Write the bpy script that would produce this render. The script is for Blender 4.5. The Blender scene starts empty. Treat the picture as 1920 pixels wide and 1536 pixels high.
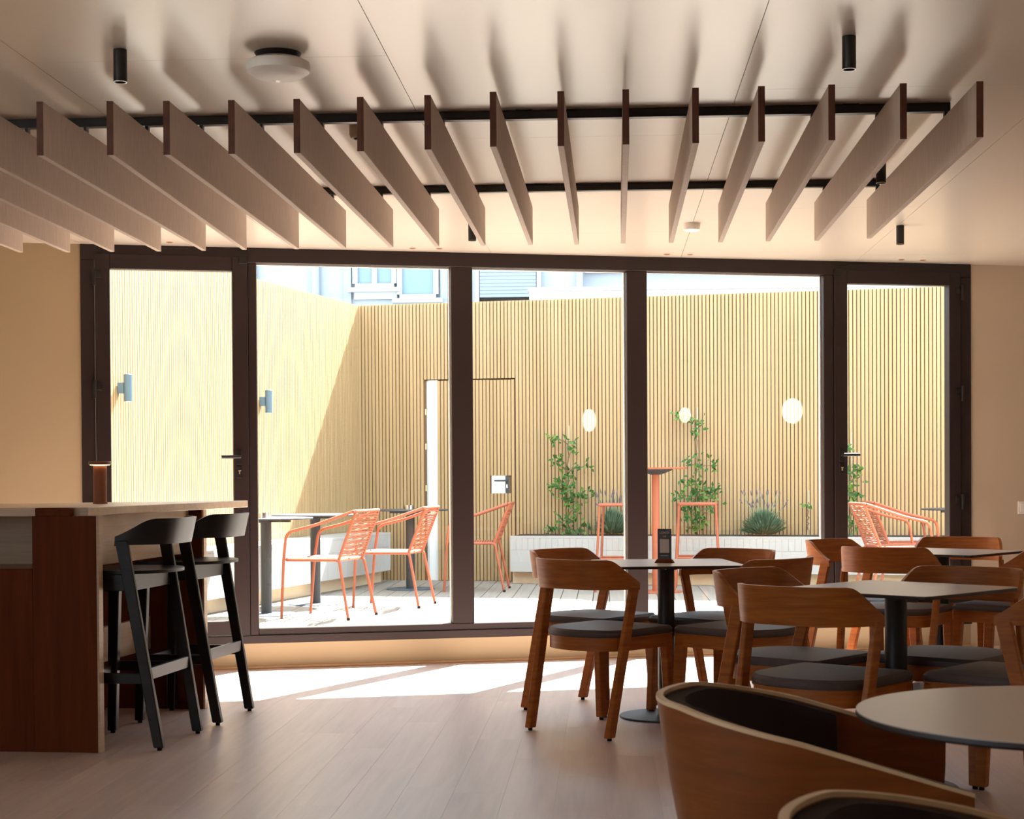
import bpy, bmesh, math, random
from mathutils import Vector, Matrix
random.seed(7)
SC = bpy.context.scene
COL = SC.collection
R = math.radians

# ------------------------------------------------------------------ camera
PITCH, ROLL, YAW, CAM_H = -0.015222, -0.006056, -0.056479, 1.15
fw = Vector((math.sin(YAW)*math.cos(PITCH), math.cos(YAW)*math.cos(PITCH), math.sin(PITCH)))
r0 = Vector((math.cos(YAW), -math.sin(YAW), 0)); u0 = r0.cross(fw)
rt = math.cos(ROLL)*r0 + math.sin(ROLL)*u0
up = -math.sin(ROLL)*r0 + math.cos(ROLL)*u0
cd = bpy.data.cameras.new('camera'); cam = bpy.data.objects.new('camera', cd); COL.objects.link(cam)
cam.matrix_world = Matrix(((rt.x, up.x, -fw.x, 0), (rt.y, up.y, -fw.y, 0), (rt.z, up.z, -fw.z, CAM_H), (0, 0, 0, 1)))
cd.sensor_width = 36; cd.sensor_fit = 'HORIZONTAL'
cd.lens = 3153.5/1920*36; cd.shift_y = (936.7-768)/1920
cd.clip_start = 0.05; cd.clip_end = 200
cd.dof.use_dof = True; cd.dof.focus_distance = 8.5; cd.dof.aperture_fstop = 13
SC.camera = cam

# ------------------------------------------------------------------ sky, sun, exposure
SUN_EL = R(50.5); SUN_H = Vector((0.415, 0.91, 0)).normalized()
sun_dir = SUN_H*math.cos(SUN_EL) + Vector((0, 0, math.sin(SUN_EL)))
w = bpy.data.worlds.new('world'); SC.world = w; w.use_nodes = True
bg = w.node_tree.nodes['Background']; bg.inputs[0].default_value = (0.70, 0.86, 1.0, 1); bg.inputs[1].default_value = 1.25
sl = bpy.data.lights.new('sun', 'SUN'); sl.energy = 14; sl.angle = R(0.55); sl.color = (1.0, 0.95, 0.87)
so = bpy.data.objects.new('sun', sl); COL.objects.link(so); so.location = (6, 20, 14)
so.rotation_euler = (-sun_dir).to_track_quat('-Z', 'Y').to_euler()
vs = SC.view_settings; vs.view_transform = 'Standard'; vs.look = 'None'; vs.gamma = 1; vs.use_curve_mapping = False
vs.exposure = 2.2
SC.cycles.max_bounces = 14; SC.cycles.diffuse_bounces = 9; SC.cycles.glossy_bounces = 4
SC.cycles.transparent_max_bounces = 16; SC.cycles.caustics_reflective = False; SC.cycles.caustics_refractive = False

# ------------------------------------------------------------------ materials
MAT = {}
def nt(name):
    m = bpy.data.materials.new(name); m.use_nodes = True; MAT[name] = m
    t = m.node_tree; b = t.nodes['Principled BSDF']
    return m, t, b
def plain(name, c, rough=.5, spec=.5, metal=0, noise=0, nscale=8, bump=0):
    m, t, b = nt(name)
    b.inputs['Roughness'].default_value = rough; b.inputs['Specular IOR Level'].default_value = spec
    b.inputs['Metallic'].default_value = metal
    b.inputs['Base Color'].default_value = (*c, 1)
    if noise or bump:
        tc = t.nodes.new('ShaderNodeTexCoord'); n = t.nodes.new('ShaderNodeTexNoise')
        n.inputs['Scale'].default_value = nscale; n.inputs['Detail'].default_value = 5
        t.links.new(tc.outputs['Object'], n.inputs['Vector'])
        if noise:
            mx = t.nodes.new('ShaderNodeMix'); mx.data_type = 'RGBA'
            mx.inputs['A'].default_value = (*[v*(1-noise) for v in c], 1)
            mx.inputs['B'].default_value = (*[min(1, v*(1+noise)) for v in c], 1)
            t.links.new(n.outputs['Fac'], mx.inputs['Factor']); t.links.new(mx.outputs['Result'], b.inputs['Base Color'])
        if bump:
            bp = t.nodes.new('ShaderNodeBump'); bp.inputs['Strength'].default_value = bump; bp.inputs['Distance'].default_value = .004
            t.links.new(n.outputs['Fac'], bp.inputs['Height']); t.links.new(bp.outputs['Normal'], b.inputs['Normal'])
    return m
def wood(name, c1, c2, sc, rough=.4, rand=0, spec=.5, bump=.05):
    """streaky grain: sc is the noise scale along local x, y, z (small = along the grain)"""
    m, t, b = nt(name)
    tc = t.nodes.new('ShaderNodeTexCoord'); mp = t.nodes.new('ShaderNodeMapping'); n = t.nodes.new('ShaderNodeTexNoise')
    mp.inputs['Scale'].default_value = sc
    n.inputs['Scale'].default_value = 1; n.inputs['Detail'].default_value = 6; n.inputs['Roughness'].default_value = .62; n.inputs['Distortion'].default_value = .4
    t.links.new(tc.outputs['Object'], mp.inputs['Vector']); t.links.new(mp.outputs['Vector'], n.inputs['Vector'])
    oi = t.nodes.new('ShaderNodeObjectInfo')
    ad = t.nodes.new('ShaderNodeMath'); ad.operation = 'MULTIPLY'; ad.inputs[1].default_value = 37
    t.links.new(oi.outputs['Random'], ad.inputs[0])
    cb = t.nodes.new('ShaderNodeCombineXYZ')
    for k in range(3): t.links.new(ad.outputs[0], cb.inputs[k])
    t.links.new(cb.outputs[0], mp.inputs['Location'])
    rp = t.nodes.new('ShaderNodeValToRGB'); rp.color_ramp.elements[0].position = .3; rp.color_ramp.elements[1].position = .7
    rp.color_ramp.elements[0].color = (*c1, 1); rp.color_ramp.elements[1].color = (*c2, 1)
    t.links.new(n.outputs['Fac'], rp.inputs['Fac'])
    out = rp.outputs['Color']
    if rand:
        hs = t.nodes.new('ShaderNodeHueSaturation')
        mr = t.nodes.new('ShaderNodeMapRange'); mr.inputs['To Min'].default_value = 1-rand; mr.inputs['To Max'].default_value = 1+rand
        t.links.new(oi.outputs['Random'], mr.inputs['Value']); t.links.new(mr.outputs['Result'], hs.inputs['Value'])
        t.links.new(out, hs.inputs['Color']); out = hs.outputs['Color']
    t.links.new(out, b.inputs['Base Color'])
    b.inputs['Roughness'].default_value = rough; b.inputs['Specular IOR Level'].default_value = spec
    if bump:
        bp = t.nodes.new('ShaderNodeBump'); bp.inputs['Strength'].default_value = bump; bp.inputs['Distance'].default_value = .002
        t.links.new(n.outputs['Fac'], bp.inputs['Height']); t.links.new(bp.outputs['Normal'], b.inputs['Normal'])
    return m
def glow(name, c, s, base=(.9, .85, .75)):
    m, t, b = nt(name)
    b.inputs['Base Color'].default_value = (*base, 1); b.inputs['Emission Color'].default_value = (*c, 1); b.inputs['Emission Strength'].default_value = s
    return m
def glass(name):
    m = bpy.data.materials.new(name); m.use_nodes = True; MAT[name] = m; t = m.node_tree
    for n in list(t.nodes): t.nodes.remove(n)
    o = t.nodes.new('ShaderNodeOutputMaterial'); mx = t.nodes.new('ShaderNodeMixShader')
    tr = t.nodes.new('ShaderNodeBsdfTransparent'); gl = t.nodes.new('ShaderNodeBsdfGlossy'); gl.inputs['Roughness'].default_value = 0
    tr.inputs['Color'].default_value = (.985, .992, .988, 1)
    lw = t.nodes.new('ShaderNodeLayerWeight'); lw.inputs['Blend'].default_value = .5
    p = t.nodes.new('ShaderNodeMath'); p.operation = 'POWER'; p.inputs[1].default_value = 5
    ma = t.nodes.new('ShaderNodeMath'); ma.operation = 'MULTIPLY_ADD'; ma.inputs[1].default_value = .6; ma.inputs[2].default_value = .035
    t.links.new(lw.outputs['Facing'], p.inputs[0]); t.links.new(p.outputs[0], ma.inputs[0]); t.links.new(ma.outputs[0], mx.inputs[0])
    t.links.new(tr.outputs[0], mx.inputs[1]); t.links.new(gl.outputs[0], mx.inputs[2]); t.links.new(mx.outputs[0], o.inputs['Surface'])
glass('glass')
wood('oak', (.24, .062, .0075), (.39, .122, .018), (5, 5, 60), .42, 0, .3)
wood('oak_band', (.24, .062, .0075), (.39, .122, .018), (6, 6, 70), .4, 0, .3)
wood('oak_edge', (.62, .42, .23), (.72, .52, .31), (10, 10, 10), .5)
wood('walnut', (.085, .019, .004), (.14, .034, .007), (28, 28, 1.6), .6, 0, .12)
wood('tub_oak', (.14, .034, .004), (.24, .066, .009), (3, 3, 30), .45, 0, .3)
wood('bar_oak', (.42, .30, .19), (.54, .40, .265), (3, 3, 55), .42)
wood('bar_top', (.52, .40, .28), (.66, .52, .37), (2.2, 26, 26), .38)
wood('ebony', (.006, .005, .0045), (.012, .010, .009), (6, 6, 60), .42, 0, .35)
wood('plank', (.53, .42, .385), (.65, .535, .495), (22, 1.4, 22), .33, rand=.06, spec=.5, bump=.02)
MAT['plank'].node_tree.nodes['Principled BSDF'].inputs['IOR'].default_value = 1.7
wood('deck', (.215, .185, .152), (.275, .24, .20), (26, 1.5, 26), .6, rand=.06)
wood('slat', (.335, .224, .106), (.39, .268, .135), (20, 20, .8), .6, rand=.05)
wood('baffle', (.43, .345, .28), (.54, .445, .37), (90, 90, 12), .7, bump=.1)
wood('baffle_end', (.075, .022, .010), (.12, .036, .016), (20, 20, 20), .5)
plain('slat_back', (.13, .068, .028), .8)
plain('ceiling', (.63, .56, .47), .29, .5, noise=.03, nscale=3)
MAT['ceiling'].node_tree.nodes['Principled BSDF'].inputs['IOR'].default_value = 2.35
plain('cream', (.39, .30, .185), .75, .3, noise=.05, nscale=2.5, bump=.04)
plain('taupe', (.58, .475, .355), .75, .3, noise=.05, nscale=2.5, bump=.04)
plain('plaster', (.82, .77, .70), .8, .3)
plain('frame', (.020, .0105, .010), .45, .35)
plain('frame_dark', (.009, .006, .006), .45, .4)
plain('black', (.010, .009, .009), .4, .5)
plain('rubber', (.012, .011, .010), .8, .2)
plain('cushion', (.060, .043, .041), .6, .5, noise=.12, nscale=60, bump=.15)
plain('pad', (.030, .020, .018), .9, .25, noise=.12, nscale=60, bump=.15)
plain('table_top', (.40, .34, .305), .30, .5)
MAT['table_top'].node_tree.nodes['Principled BSDF'].inputs['IOR'].default_value = 1.9
plain('table_edge', (.018, .014, .013), .45)
plain('white', (.82, .80, .76), .5)
plain('white_door', (.74, .80, .81), .45)
plain('grey_metal', (.040, .044, .050), .5, .4)
plain('grey_disc', (.06, .09, .12), .5, .3)
plain('coral', (.33, .092, .045), .5, .4)
plain('coral_rope', (.35, .105, .053), .7, .3)
plain('tile', (.42, .42, .41), .3, .5, noise=.04, nscale=3)
plain('planter_grey', (.42, .42, .41), .6)
plain('plinth', (.62, .52, .38), .7)
plain('soil', (.05, .038, .03), .95, .1, noise=.3, nscale=40)
plain('leaf', (.035, .105, .020), .5, .3, noise=.35, nscale=30)
plain('leaf_light', (.10, .19, .030), .5, .3, noise=.3, nscale=30)
plain('lavender', (.15, .24, .15), .7, .3, noise=.3, nscale=30)
plain('lavender_flower', (.13, .10, .125), .8, .2)
plain('stem', (.16, .10, .05), .8, .2)
plain('blue_grey', (.075, .135, .185), .45, .5)
plain('steel', (.55, .56, .57), .25, .5, metal=1)
plain('brass', (.75, .62, .38), .35, .5, metal=1)
plain('facade', (.29, .33, .37), .8, .2)
plain('facade_white', (.40, .42, .43), .7, .2)
plain('facade_trim', (.26, .29, .34), .6, .2)
plain('far_glass', (.17, .25, .30), .4, .2)
plain('shutter', (.20, .235, .28), .6, .3)
plain('shadow_gap', (.02, .017, .015), .9, .1)
plain('lamp_brown', (.20, .060, .022), .45, .5)
plain('card', (.022, .014, .018), .35, .5)
plain('card_print', (.55, .48, .46), .6, .3)
plain('copper', (.55, .22, .10), .5)
glow('warm_led', (1.0, .62, .25), 1.6)
glow('lens', (1.0, .9, .75), .08)
glow('globe', (1.0, .90, .68), 3.5)

# ------------------------------------------------------------------ mesh helpers
class MB:
    def __init__(s): s.v = []; s.f = []
    def add(s, vs, fs):
        o = len(s.v); s.v += [tuple(p) for p in vs]; s.f += [tuple(i+o for i in f) for f in fs]; return s
    def box(s, c, d, rot=None):
        x, y, z = d[0]/2, d[1]/2, d[2]/2
        P = [Vector((i*x, j*y, k*z)) for k in (-1, 1) for j in (-1, 1) for i in (-1, 1)]
        if rot is not None: P = [rot @ p for p in P]
        c = Vector(c)
        return s.add([p+c for p in P], [(0, 2, 3, 1), (4, 5, 7, 6), (0, 1, 5, 4), (2, 6, 7, 3), (0, 4, 6, 2), (1, 3, 7, 5)])
    def span(s, a, b):
        return s.box([(a[i]+b[i])/2 for i in range(3)], [abs(b[i]-a[i]) for i in range(3)])
    def prism(s, poly, z0, z1):
        n = len(poly)
        vs = [(x, y, z0) for x, y in poly] + [(x, y, z1) for x, y in poly]
        fs = [tuple(range(n))[::-1], tuple(range(n, 2*n))] + [(i, (i+1) % n, n+(i+1) % n, n+i) for i in range(n)]
        return s.add(vs, fs)
    def loft(s, rings, cap=True, closed=True):
        n = len(rings[0]); vs = [p for r_ in rings for p in r_]; fs = []
        for k in range(len(rings)-1):
            for i in range(n if closed else n-1):
                j = (i+1) % n; fs.append((k*n+i, k*n+j, (k+1)*n+j, (k+1)*n+i))
        if cap: fs += [tuple(range(n))[::-1], tuple(range((len(rings)-1)*n, len(rings)*n))]
        return s.add(vs, fs)
    def lathe(s, prof, n=24, c=(0, 0, 0)):
        rings = [[(c[0]+r_*math.cos(2*math.pi*i/n), c[1]+r_*math.sin(2*math.pi*i/n), c[2]+z) for i in range(n)] for r_, z in prof]
        return s.loft(rings)
    def tube(s, pts, r, n=8, cap=True):
        pts = [Vector(p) for p in pts]; rings = []
        rr = r if isinstance(r, (list, tuple)) else [r]*len(pts)
        t0 = (pts[1]-pts[0]).normalized()
        a = Vector((0, 0, 1)) if abs(t0.z) < .9 else Vector((1, 0, 0))
        nrm = (a - t0*a.dot(t0)).normalized()
        for i, p in enumerate(pts):
            t = (pts[min(i+1, len(pts)-1)]-pts[max(i-1, 0)]).normalized()
            nrm = (nrm - t*nrm.dot(t)).normalized(); b = t.cross(nrm)
            rings.append([p + rr[i]*(math.cos(2*math.pi*k/n)*nrm + math.sin(2*math.pi*k/n)*b) for k in range(n)])
        return s.loft(rings, cap)
    def mesh(s, name, mat, bevel=0, smooth=False, segs=1):
        me = bpy.data.meshes.new(name); me.from_pydata(s.v, [], s.f)
        bm = bmesh.new(); bm.from_mesh(me)
        bmesh.ops.recalc_face_normals(bm, faces=bm.faces)
        if bevel:
            es = [e for e in bm.edges if len(e.link_faces) == 2 and e.calc_face_angle(0) > R(32)]
            bmesh.ops.bevel(bm, geom=es, offset=bevel, segments=segs, affect='EDGES', clamp_overlap=True)
        bm.to_mesh(me); bm.free()
        me.materials.append(MAT[mat])
        if smooth:
            for p in me.polygons: p.use_smooth = True
            try: me.set_sharp_from_angle(angle=R(38))
            except Exception: pass
        return me
    def obj(s, name, mat, parent=None, bevel=0, smooth=False, loc=None, rz=None, segs=1):
        return link(name, s.mesh(name, mat, bevel, smooth, segs), parent, loc, rz)
def link(name, me, parent=None, loc=None, rz=None):
    o = bpy.data.objects.new(name, me); COL.objects.link(o)
    if parent: o.parent = parent
    if loc: o.location = loc
    if rz is not None: o.rotation_euler = (0, 0, rz)
    return o
def tag(o, label, cat, group=None, kind=None):
    if label: o['label'] = label
    if cat: o['category'] = cat
    if group: o['group'] = group
    if kind: o['kind'] = kind
    return o
def thing(name, label, cat, loc=(0, 0, 0), rz=0, group=None):
    o = link(name, None, None, loc, rz); o.empty_display_size = .1
    return tag(o, label, cat, group)
def struct(o, label=None): o['kind'] = 'structure'; (label and tag(o, label, None)); return o
def dup(root, loc, rz, label, group=None):
    r_ = root.copy(); COL.objects.link(r_); r_.location = loc; r_.rotation_euler = (0, 0, rz); r_['label'] = label
    if group: r_['group'] = group
    def sub(a, b):
        for ch in a.children:
            c = ch.copy(); COL.objects.link(c); c.parent = b; sub(ch, c)
    sub(root, r_); return r_
def face(deg): return R(deg-90)     # local +Y looks along this compass angle (0 = +X)

# ------------------------------------------------------------------ the window wall line
W0 = Vector((-3.049, 9.633, 0)); WA = math.atan2(1.532, 5.426); WE = Vector((math.cos(WA), math.sin(WA), 0)); WN = Vector((-WE.y, WE.x, 0))
CEIL = 2.50; DECK = .08
def wall_y(x): return W0.y + (x-W0.x)*WE.y/WE.x
def wl(t, d=0, z=0): return W0 + WE*t + WN*d + Vector((0, 0, z))
def wmb(name, mat, parent, spans, bevel=0):
    m = MB()
    for a, b in spans: m.span(a, b)
    return m.obj(name, mat, parent, bevel)

# ------------------------------------------------------------------ room shell
XL, XR, YB = -4.6, 6.6, -1.2
fl = MB().prism([(XL, YB), (XR, YB), (XR, wall_y(XR)+.2), (XL, wall_y(XL)+.2)], -.12, -.0015).obj('floor', 'plank'); struct(fl, 'pale mauve wood plank floor of the dining room')
pm = MB().span((-.0924, -.5, -.0014), (.0924, .5, 0)).mesh('plank', 'plank')
k = 0; x = -3.25
while x < 3.4:
    y = 2.6 - random.random()*1.2
    yend = wall_y(x)-.07
    while y < yend-.02:
        y1 = min(y+1.23, yend)
        if yend-y1 < .12: y1 = yend
        o = link('plank', pm, fl, (x, (y+y1)/2, 0)); o.scale = (1, y1-y-.0009, 1); y = y1; k += 1
    x += .1855
rs = MB().prism([(XL-.3, YB-.3), (XR+.3, YB-.3), (XR+.3, wall_y(XR)+.12), (XL-.3, wall_y(XL)+.12)], CEIL+.012, CEIL+.3)
ce = rs.obj('ceiling', 'taupe'); struct(ce, 'pale panelled ceiling')
# ceiling panels, 1.17 m x 2.70 m, staggered from one column to the next
edges = [-4.6, -4.205, -3.035, -1.865, -.70, .47, 1.60, 2.77, 3.94, 5.11, 6.28, 6.6]
ph = {0: 4.6, 1: 6.1, 2: 4.9, 3: 5.41, 4: 6.765, 5: 5.99, 6: 5.2, 7: 6.4, 8: 5.0, 9: 6.2, 10: 5.4}
g = .0011
for c in range(len(edges)-1):
    xa, xb = edges[c]+g, edges[c+1]-g
    ys = [ph[c]+2.7*j for j in range(-5, 5)]
    for a, b in zip(ys[:-1], ys[1:]):
        ya, yb = max(a, YB)+g, b-g
        ea, eb = wall_y(xa)+.06, wall_y(xb)+.06
        if yb < YB or ya > ea: continue
        poly = [(xa, ya), (xb, ya), (xb, min(yb, eb)), (xa, min(yb, ea))]
        MB().prism(poly, CEIL, CEIL+.011).obj('panel', 'ceiling', ce)
def wallobj(name, mat, a, b, label, z0=0, z1=CEIL+.01, th=.2):
    a = Vector((*a, 0)); b = Vector((*b, 0)); d = (b-a).normalized(); n = Vector((d.y, -d.x, 0))*-th
    o = MB().prism([a[:2], b[:2], (b+n)[:2], (a+n)[:2]], z0, z1).obj(name, mat); return struct(o, label)
E0, E1 = wl(0), wl(5.638)
lw = wl((XL-W0.x)/WE.x); rw = wl((XR-W0.x)/WE.x)
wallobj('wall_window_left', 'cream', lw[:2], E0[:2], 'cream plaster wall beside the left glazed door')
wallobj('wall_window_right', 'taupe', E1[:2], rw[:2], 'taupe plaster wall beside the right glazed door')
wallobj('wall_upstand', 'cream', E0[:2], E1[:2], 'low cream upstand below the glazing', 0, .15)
# side wall with a wide unseen window, added to let in fill daylight
def side_wall(name, wname, x, out, yend, ya, yb):
    za, zb = .85, 2.25
    a, b = sorted((x, x+out*.2))
    o = MB().span((a, YB, 0), (b, ya, CEIL+.01)).span((a, yb, 0), (b, yend, CEIL+.01)).span((a, ya, 0), (b, yb, za)).span((a, ya, zb), (b, yb, CEIL+.01)).obj(name, 'plaster')
    struct(o, 'side wall of the dining room')
    wd = link(wname, None, None, (x+out*.08, 0, 0)); struct(wd, 'wide side window added out of view for fill daylight')
    f = MB(); 
    for z in (za, zb-.06): f.span((-.03, ya, z), (.03, yb, z+.06))
    for i in range(4):
        y = ya+(yb-ya-.06)*i/3; f.span((-.03, y, za+.06), (.03, y+.06, zb-.06))
    f.obj('frame', 'frame', wd); MB().span((-.004, ya+.03, za+.03), (.004, yb-.03, zb-.03)).obj('pane', 'glass', wd)
side_wall('wall_left', 'fill_window', XL, -1, lw.y, -1.0, 3.0)
struct(MB().span((XR, YB, 0), (XR+.2, rw.y, CEIL+.01)).obj('wall_right', 'plaster'), 'side wall of the dining room')
wallobj('wall_back', 'plaster', (XR, YB), (XL, YB), 'rear wall', th=.2)
# thin joint line where the upstand meets the floor
b_ = MB().span((0, -.006, 0), (5.638, 0, .012)).obj('baseboard_window', 'oak_edge', None, 0, False, W0, WA); struct(b_)

# ------------------------------------------------------------------ glazing
def wempty(name, label):
    o = link(name, None, None, W0, WA); return struct(o, label)
wf = wempty('window_1', 'dark brown framed glazing of three tall fixed panes')
FD = .075
for nm, a, b in (('top_rail', (0, -.012, 2.412), (5.638, FD, CEIL)), ('bottom_rail', (0, -.02, .150), (5.638, FD, .197)),
                 ('sill_rail', (1.012, -.006, .197), (4.61, FD, .238)), ('jamb', (0, -.012, .197), (.078, FD, 2.412)), ('jamb', (5.562, -.012, .197), (5.638, FD, 2.412)),
                 ('mullion', (.962, -.010, .197), (1.012, FD, 2.412)), ('mullion', (2.187, -.010, .238), (2.320, FD, 2.412)),
                 ('mullion', (3.299, -.010, .238), (3.431, FD, 2.412)), ('mullion', (4.610, -.010, .197), (4.677, FD, 2.412))):
    MB().span(a, b).obj(nm, 'frame', wf, .003)
for a, b in ((1.012, 2.187), (2.320, 3.299), (3.431, 4.610)):
    MB().span((a, .034, .238), (b, .040, 2.412)).obj('pane', 'glass', wf)
    wmb('gasket', 'white', wf, [((a, .041, .238), (a+.006, .06, 2.412)), ((b-.006, .041, .238), (b, .06, 2.412)), ((a, .041, 2.404), (b, .06, 2.412))])
def door(name, label, t0, t1, g0, g1, hinge_left):
    d = wempty(name, label)
    z0, z1, gz0, gz1 = .203, 2.445, .287, 2.358
    MB().span((t0, -.022, z0), (g0, .05, z1)).obj('stile', 'frame', d, .003)
    MB().span((g1, -.022, z0), (t1, .05, z1)).obj('stile', 'frame', d, .003)
    MB().span((g0, -.022, gz1), (g1, .05, z1)).obj('top_rail', 'frame', d, .003)
    MB().span((g0, -.022, z0), (g1, .05, gz0)).obj('bottom_rail', 'frame', d, .003)
    MB().span((g0, .012, gz0), (g1, .018, gz1)).obj('pane', 'glass', d)
    hx = t0-.006 if hinge_left else t1+.006; s = 1 if hinge_left else -1
    for z in (2.31, 1.655, .95):
        h = MB().lathe([(.013, -.05), (.013, .05)], 12, (hx, -.036, z)).obj('hinge', 'frame_dark', d, 0, True)
        MB().span((hx, -.030, z-.004), (hx+s*.045, -.022, z+.036)).obj('hinge_leaf', 'frame_dark', h, .002)
    lx = (g1+t1)/2 - .012 if hinge_left else (t0+g0)/2
    pl = MB().span((lx-.016, -.030, 1.215), (lx+.016, -.022, 1.30)).obj('handle_plate', 'frame_dark', d, .002)
    s2 = -1 if hinge_left else 1
    MB().tube([(lx, -.03, 1.26), (lx, -.068, 1.26)], .010, 10).tube([(lx-s2*.008, -.068, 1.26), (lx+s2*.105, -.068, 1.26)], .0105, 10).obj('handle', 'black', pl, 0, True)
    kp = MB().span((lx-.015, -.029, 1.135), (lx+.015, -.022, 1.205)).obj('lock_plate', 'frame_dark', d, .002)
    MB().lathe([(.008, -.003), (.008, .003)], 12, (lx+.002, -.030, 1.178)).span((lx-.003, -.036, 1.158), (lx+.004, -.029, 1.178)).obj('lock_cylinder', 'brass', kp)
    MB().span((t1-.05 if hinge_left else t0, -.034, 2.40), (t1 if hinge_left else t0+.05, -.022, 2.452)).obj('top_guide', 'frame_dark', d, .002)
    return d
door('door_1', 'dark framed glazed door behind the bar counter', .080, .960, .166, .870, True)
door('door_2', 'dark framed glazed door beside the taupe wall', 4.679, 5.560, 4.768, 5.478, False)

# ------------------------------------------------------------------ ceiling baffles and rails
F = [(-1.938, 5.725), (-1.696, 5.738), (-1.502, 5.752), (-1.276, 5.756), (-1.049, 5.758), (-.827, 5.746), (-.594, 5.737), (-.368, 5.707), (-.139, 5.716),
     (.059, 5.707), (.293, 5.704), (.513, 5.698), (.746, 5.694), (.983, 5.696), (1.233, 5.687)]
B = [(-1.969, 8.216), (-1.764, 8.208), (-1.504, 8.209), (-1.269, 8.199), (-1.036, 8.192), (-.810, 8.182), (-.584, 8.178), (-.353, 8.170), (-.130, 8.180),
     (.073, 8.168), (.304, 8.167), (.542, 8.172), (.768, 8.161), (1.000, 8.162), (1.241, 8.113)]
pts = []
for i, (a, b) in enumerate(zip(F, B)):
    dx = -.011 if i < 9 else .011
    pts.append(((a[0]+dx, a[1]), (b[0]+dx, b[1])))
for q in ((-2.194, 8.221), (-2.426, 8.211), (-2.648, 8.211), (-2.878, 8.187)):
    pts.insert(0, ((q[0]+.02, 5.74), (q[0]-.011, q[1])))
ORD = ['first', 'second', 'third', 'fourth', 'fifth', 'sixth', 'seventh', 'eighth', 'ninth', 'tenth', 'eleventh', 'twelfth', 'thirteenth', 'fourteenth', 'fifteenth',
       'sixteenth', 'seventeenth', 'eighteenth', 'nineteenth']
n = len(pts)
for i, (a, b) in enumerate(pts):
    A = Vector((*a, 2.26)); Bv = Vector((*b, 2.26)); L = (Bv-A).length; rz = math.atan2(Bv.y-A.y, Bv.x-A.x)-math.pi/2
    t = thing('ceiling_baffle', 'pale grey hanging ceiling baffle, %s from the right end of the row' % ORD[n-1-i], 'baffle', A, rz, 'baffles hanging below the ceiling rails')
    MB().span((-.011, .004, 0), (.011, L, .185)).obj('board', 'baffle', t, .0012)
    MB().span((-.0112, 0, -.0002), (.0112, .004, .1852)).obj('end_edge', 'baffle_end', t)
    for yr in (6.267, 7.866): MB().span((-.006, yr-a[1]-.014, .184), (.006, yr-a[1]+.014, CEIL-.034-2.26)).obj('hanger', 'black', t)
for y, nm in ((6.267, 'long black ceiling rail carrying the front of the baffles'), (7.866, 'long black ceiling rail carrying the back of the baffles')):
    t = thing('ceiling_rail', nm, 'rail', (0, y, CEIL))
    MB().span((-3.2, -.012, -.030), (1.262, .012, 0)).obj('profile', 'black', t, .002)
    MB().span((-3.2, -.017, -.034), (1.262, .017, -.030)).obj('flange', 'black', t)
    for x_ in (-2.9, -1.6, -.3, .9): MB().span((x_-.03, -.022, -.004), (x_+.03, .022, 0)).obj('fixing_plate', 'black', t)

# ------------------------------------------------------------------ ceiling fittings
def downlight(loc, label):
    t = thing('ceiling_spotlight', label, 'spotlight', loc, 0, 'black cylinder spotlights')
    MB().lathe([(.0215, -.102), (.0215, 0)], 24).obj('body', 'black', t, .001, True)
    MB().lathe([(.0215, -.1035), (.0215, -.102), (.0185, -.102), (.0185, -.1035)], 24).obj('rim', 'steel', t)
    MB().lathe([(.018, -.1028), (.018, -.1018)], 20).obj('lens', 'lens', t)
for p, l in (((-1.531, 5.264, CEIL), 'black cylinder ceiling spotlight left of the round white ceiling lamp'), ((.756, 5.285, CEIL), 'black cylinder ceiling spotlight nearest the camera on the right'),
             ((1.614, 9.36, CEIL), 'black cylinder ceiling spotlight standing clear near the right glazed door'), ((-.712, 8.98, CEIL), 'black cylinder ceiling spotlight peeping out behind the middle baffles'),
             ((1.189, 7.366, CEIL), 'black cylinder ceiling spotlight hidden between the two rightmost baffles')):
    downlight(p, l)
t = thing('ceiling_lamp', 'round white emergency ceiling lamp with dark base', 'ceiling lamp', (-1.044, 5.351, CEIL))
MB().lathe([(.060, -.022), (.075, 0)], 32).obj('base', 'frame_dark', t, 0, True)
MB().lathe([(.085, -.070), (.100, -.060), (.103, -.045), (.100, -.030), (.080, -.020)], 40).obj('housing', 'white', t, 0, True)
MB().lathe([(.004, -.088), (.045, -.084), (.075, -.076), (.088, -.068)], 40).obj('diffuser', 'white', t, 0, True)
MB().lathe([(.006, -.092), (.008, -.085)], 12).obj('sensor', 'lens', t)
t = thing('smoke_detector', 'small round cream smoke detector near the window', 'smoke detector', (.465, 9.167, CEIL))
MB().lathe([(.044, -.036), (.046, -.002), (.046, 0)], 28).obj('housing', 'white', t, 0, True)
MB().lathe([(.030, -.042), (.043, -.036)], 28).obj('cover', 'lens', t, 0, True)
t = thing('smoke_detector', 'small brown detector half hidden behind a left middle baffle', 'smoke detector', (-.955, 6.50, CEIL))
MB().lathe([(.030, -.045), (.036, -.030), (.036, 0)], 20).obj('housing', 'taupe', t, 0, True)
MB().lathe([(.014, -.052), (.020, -.045)], 16).obj('cover', 'frame', t, 0, True)
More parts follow.
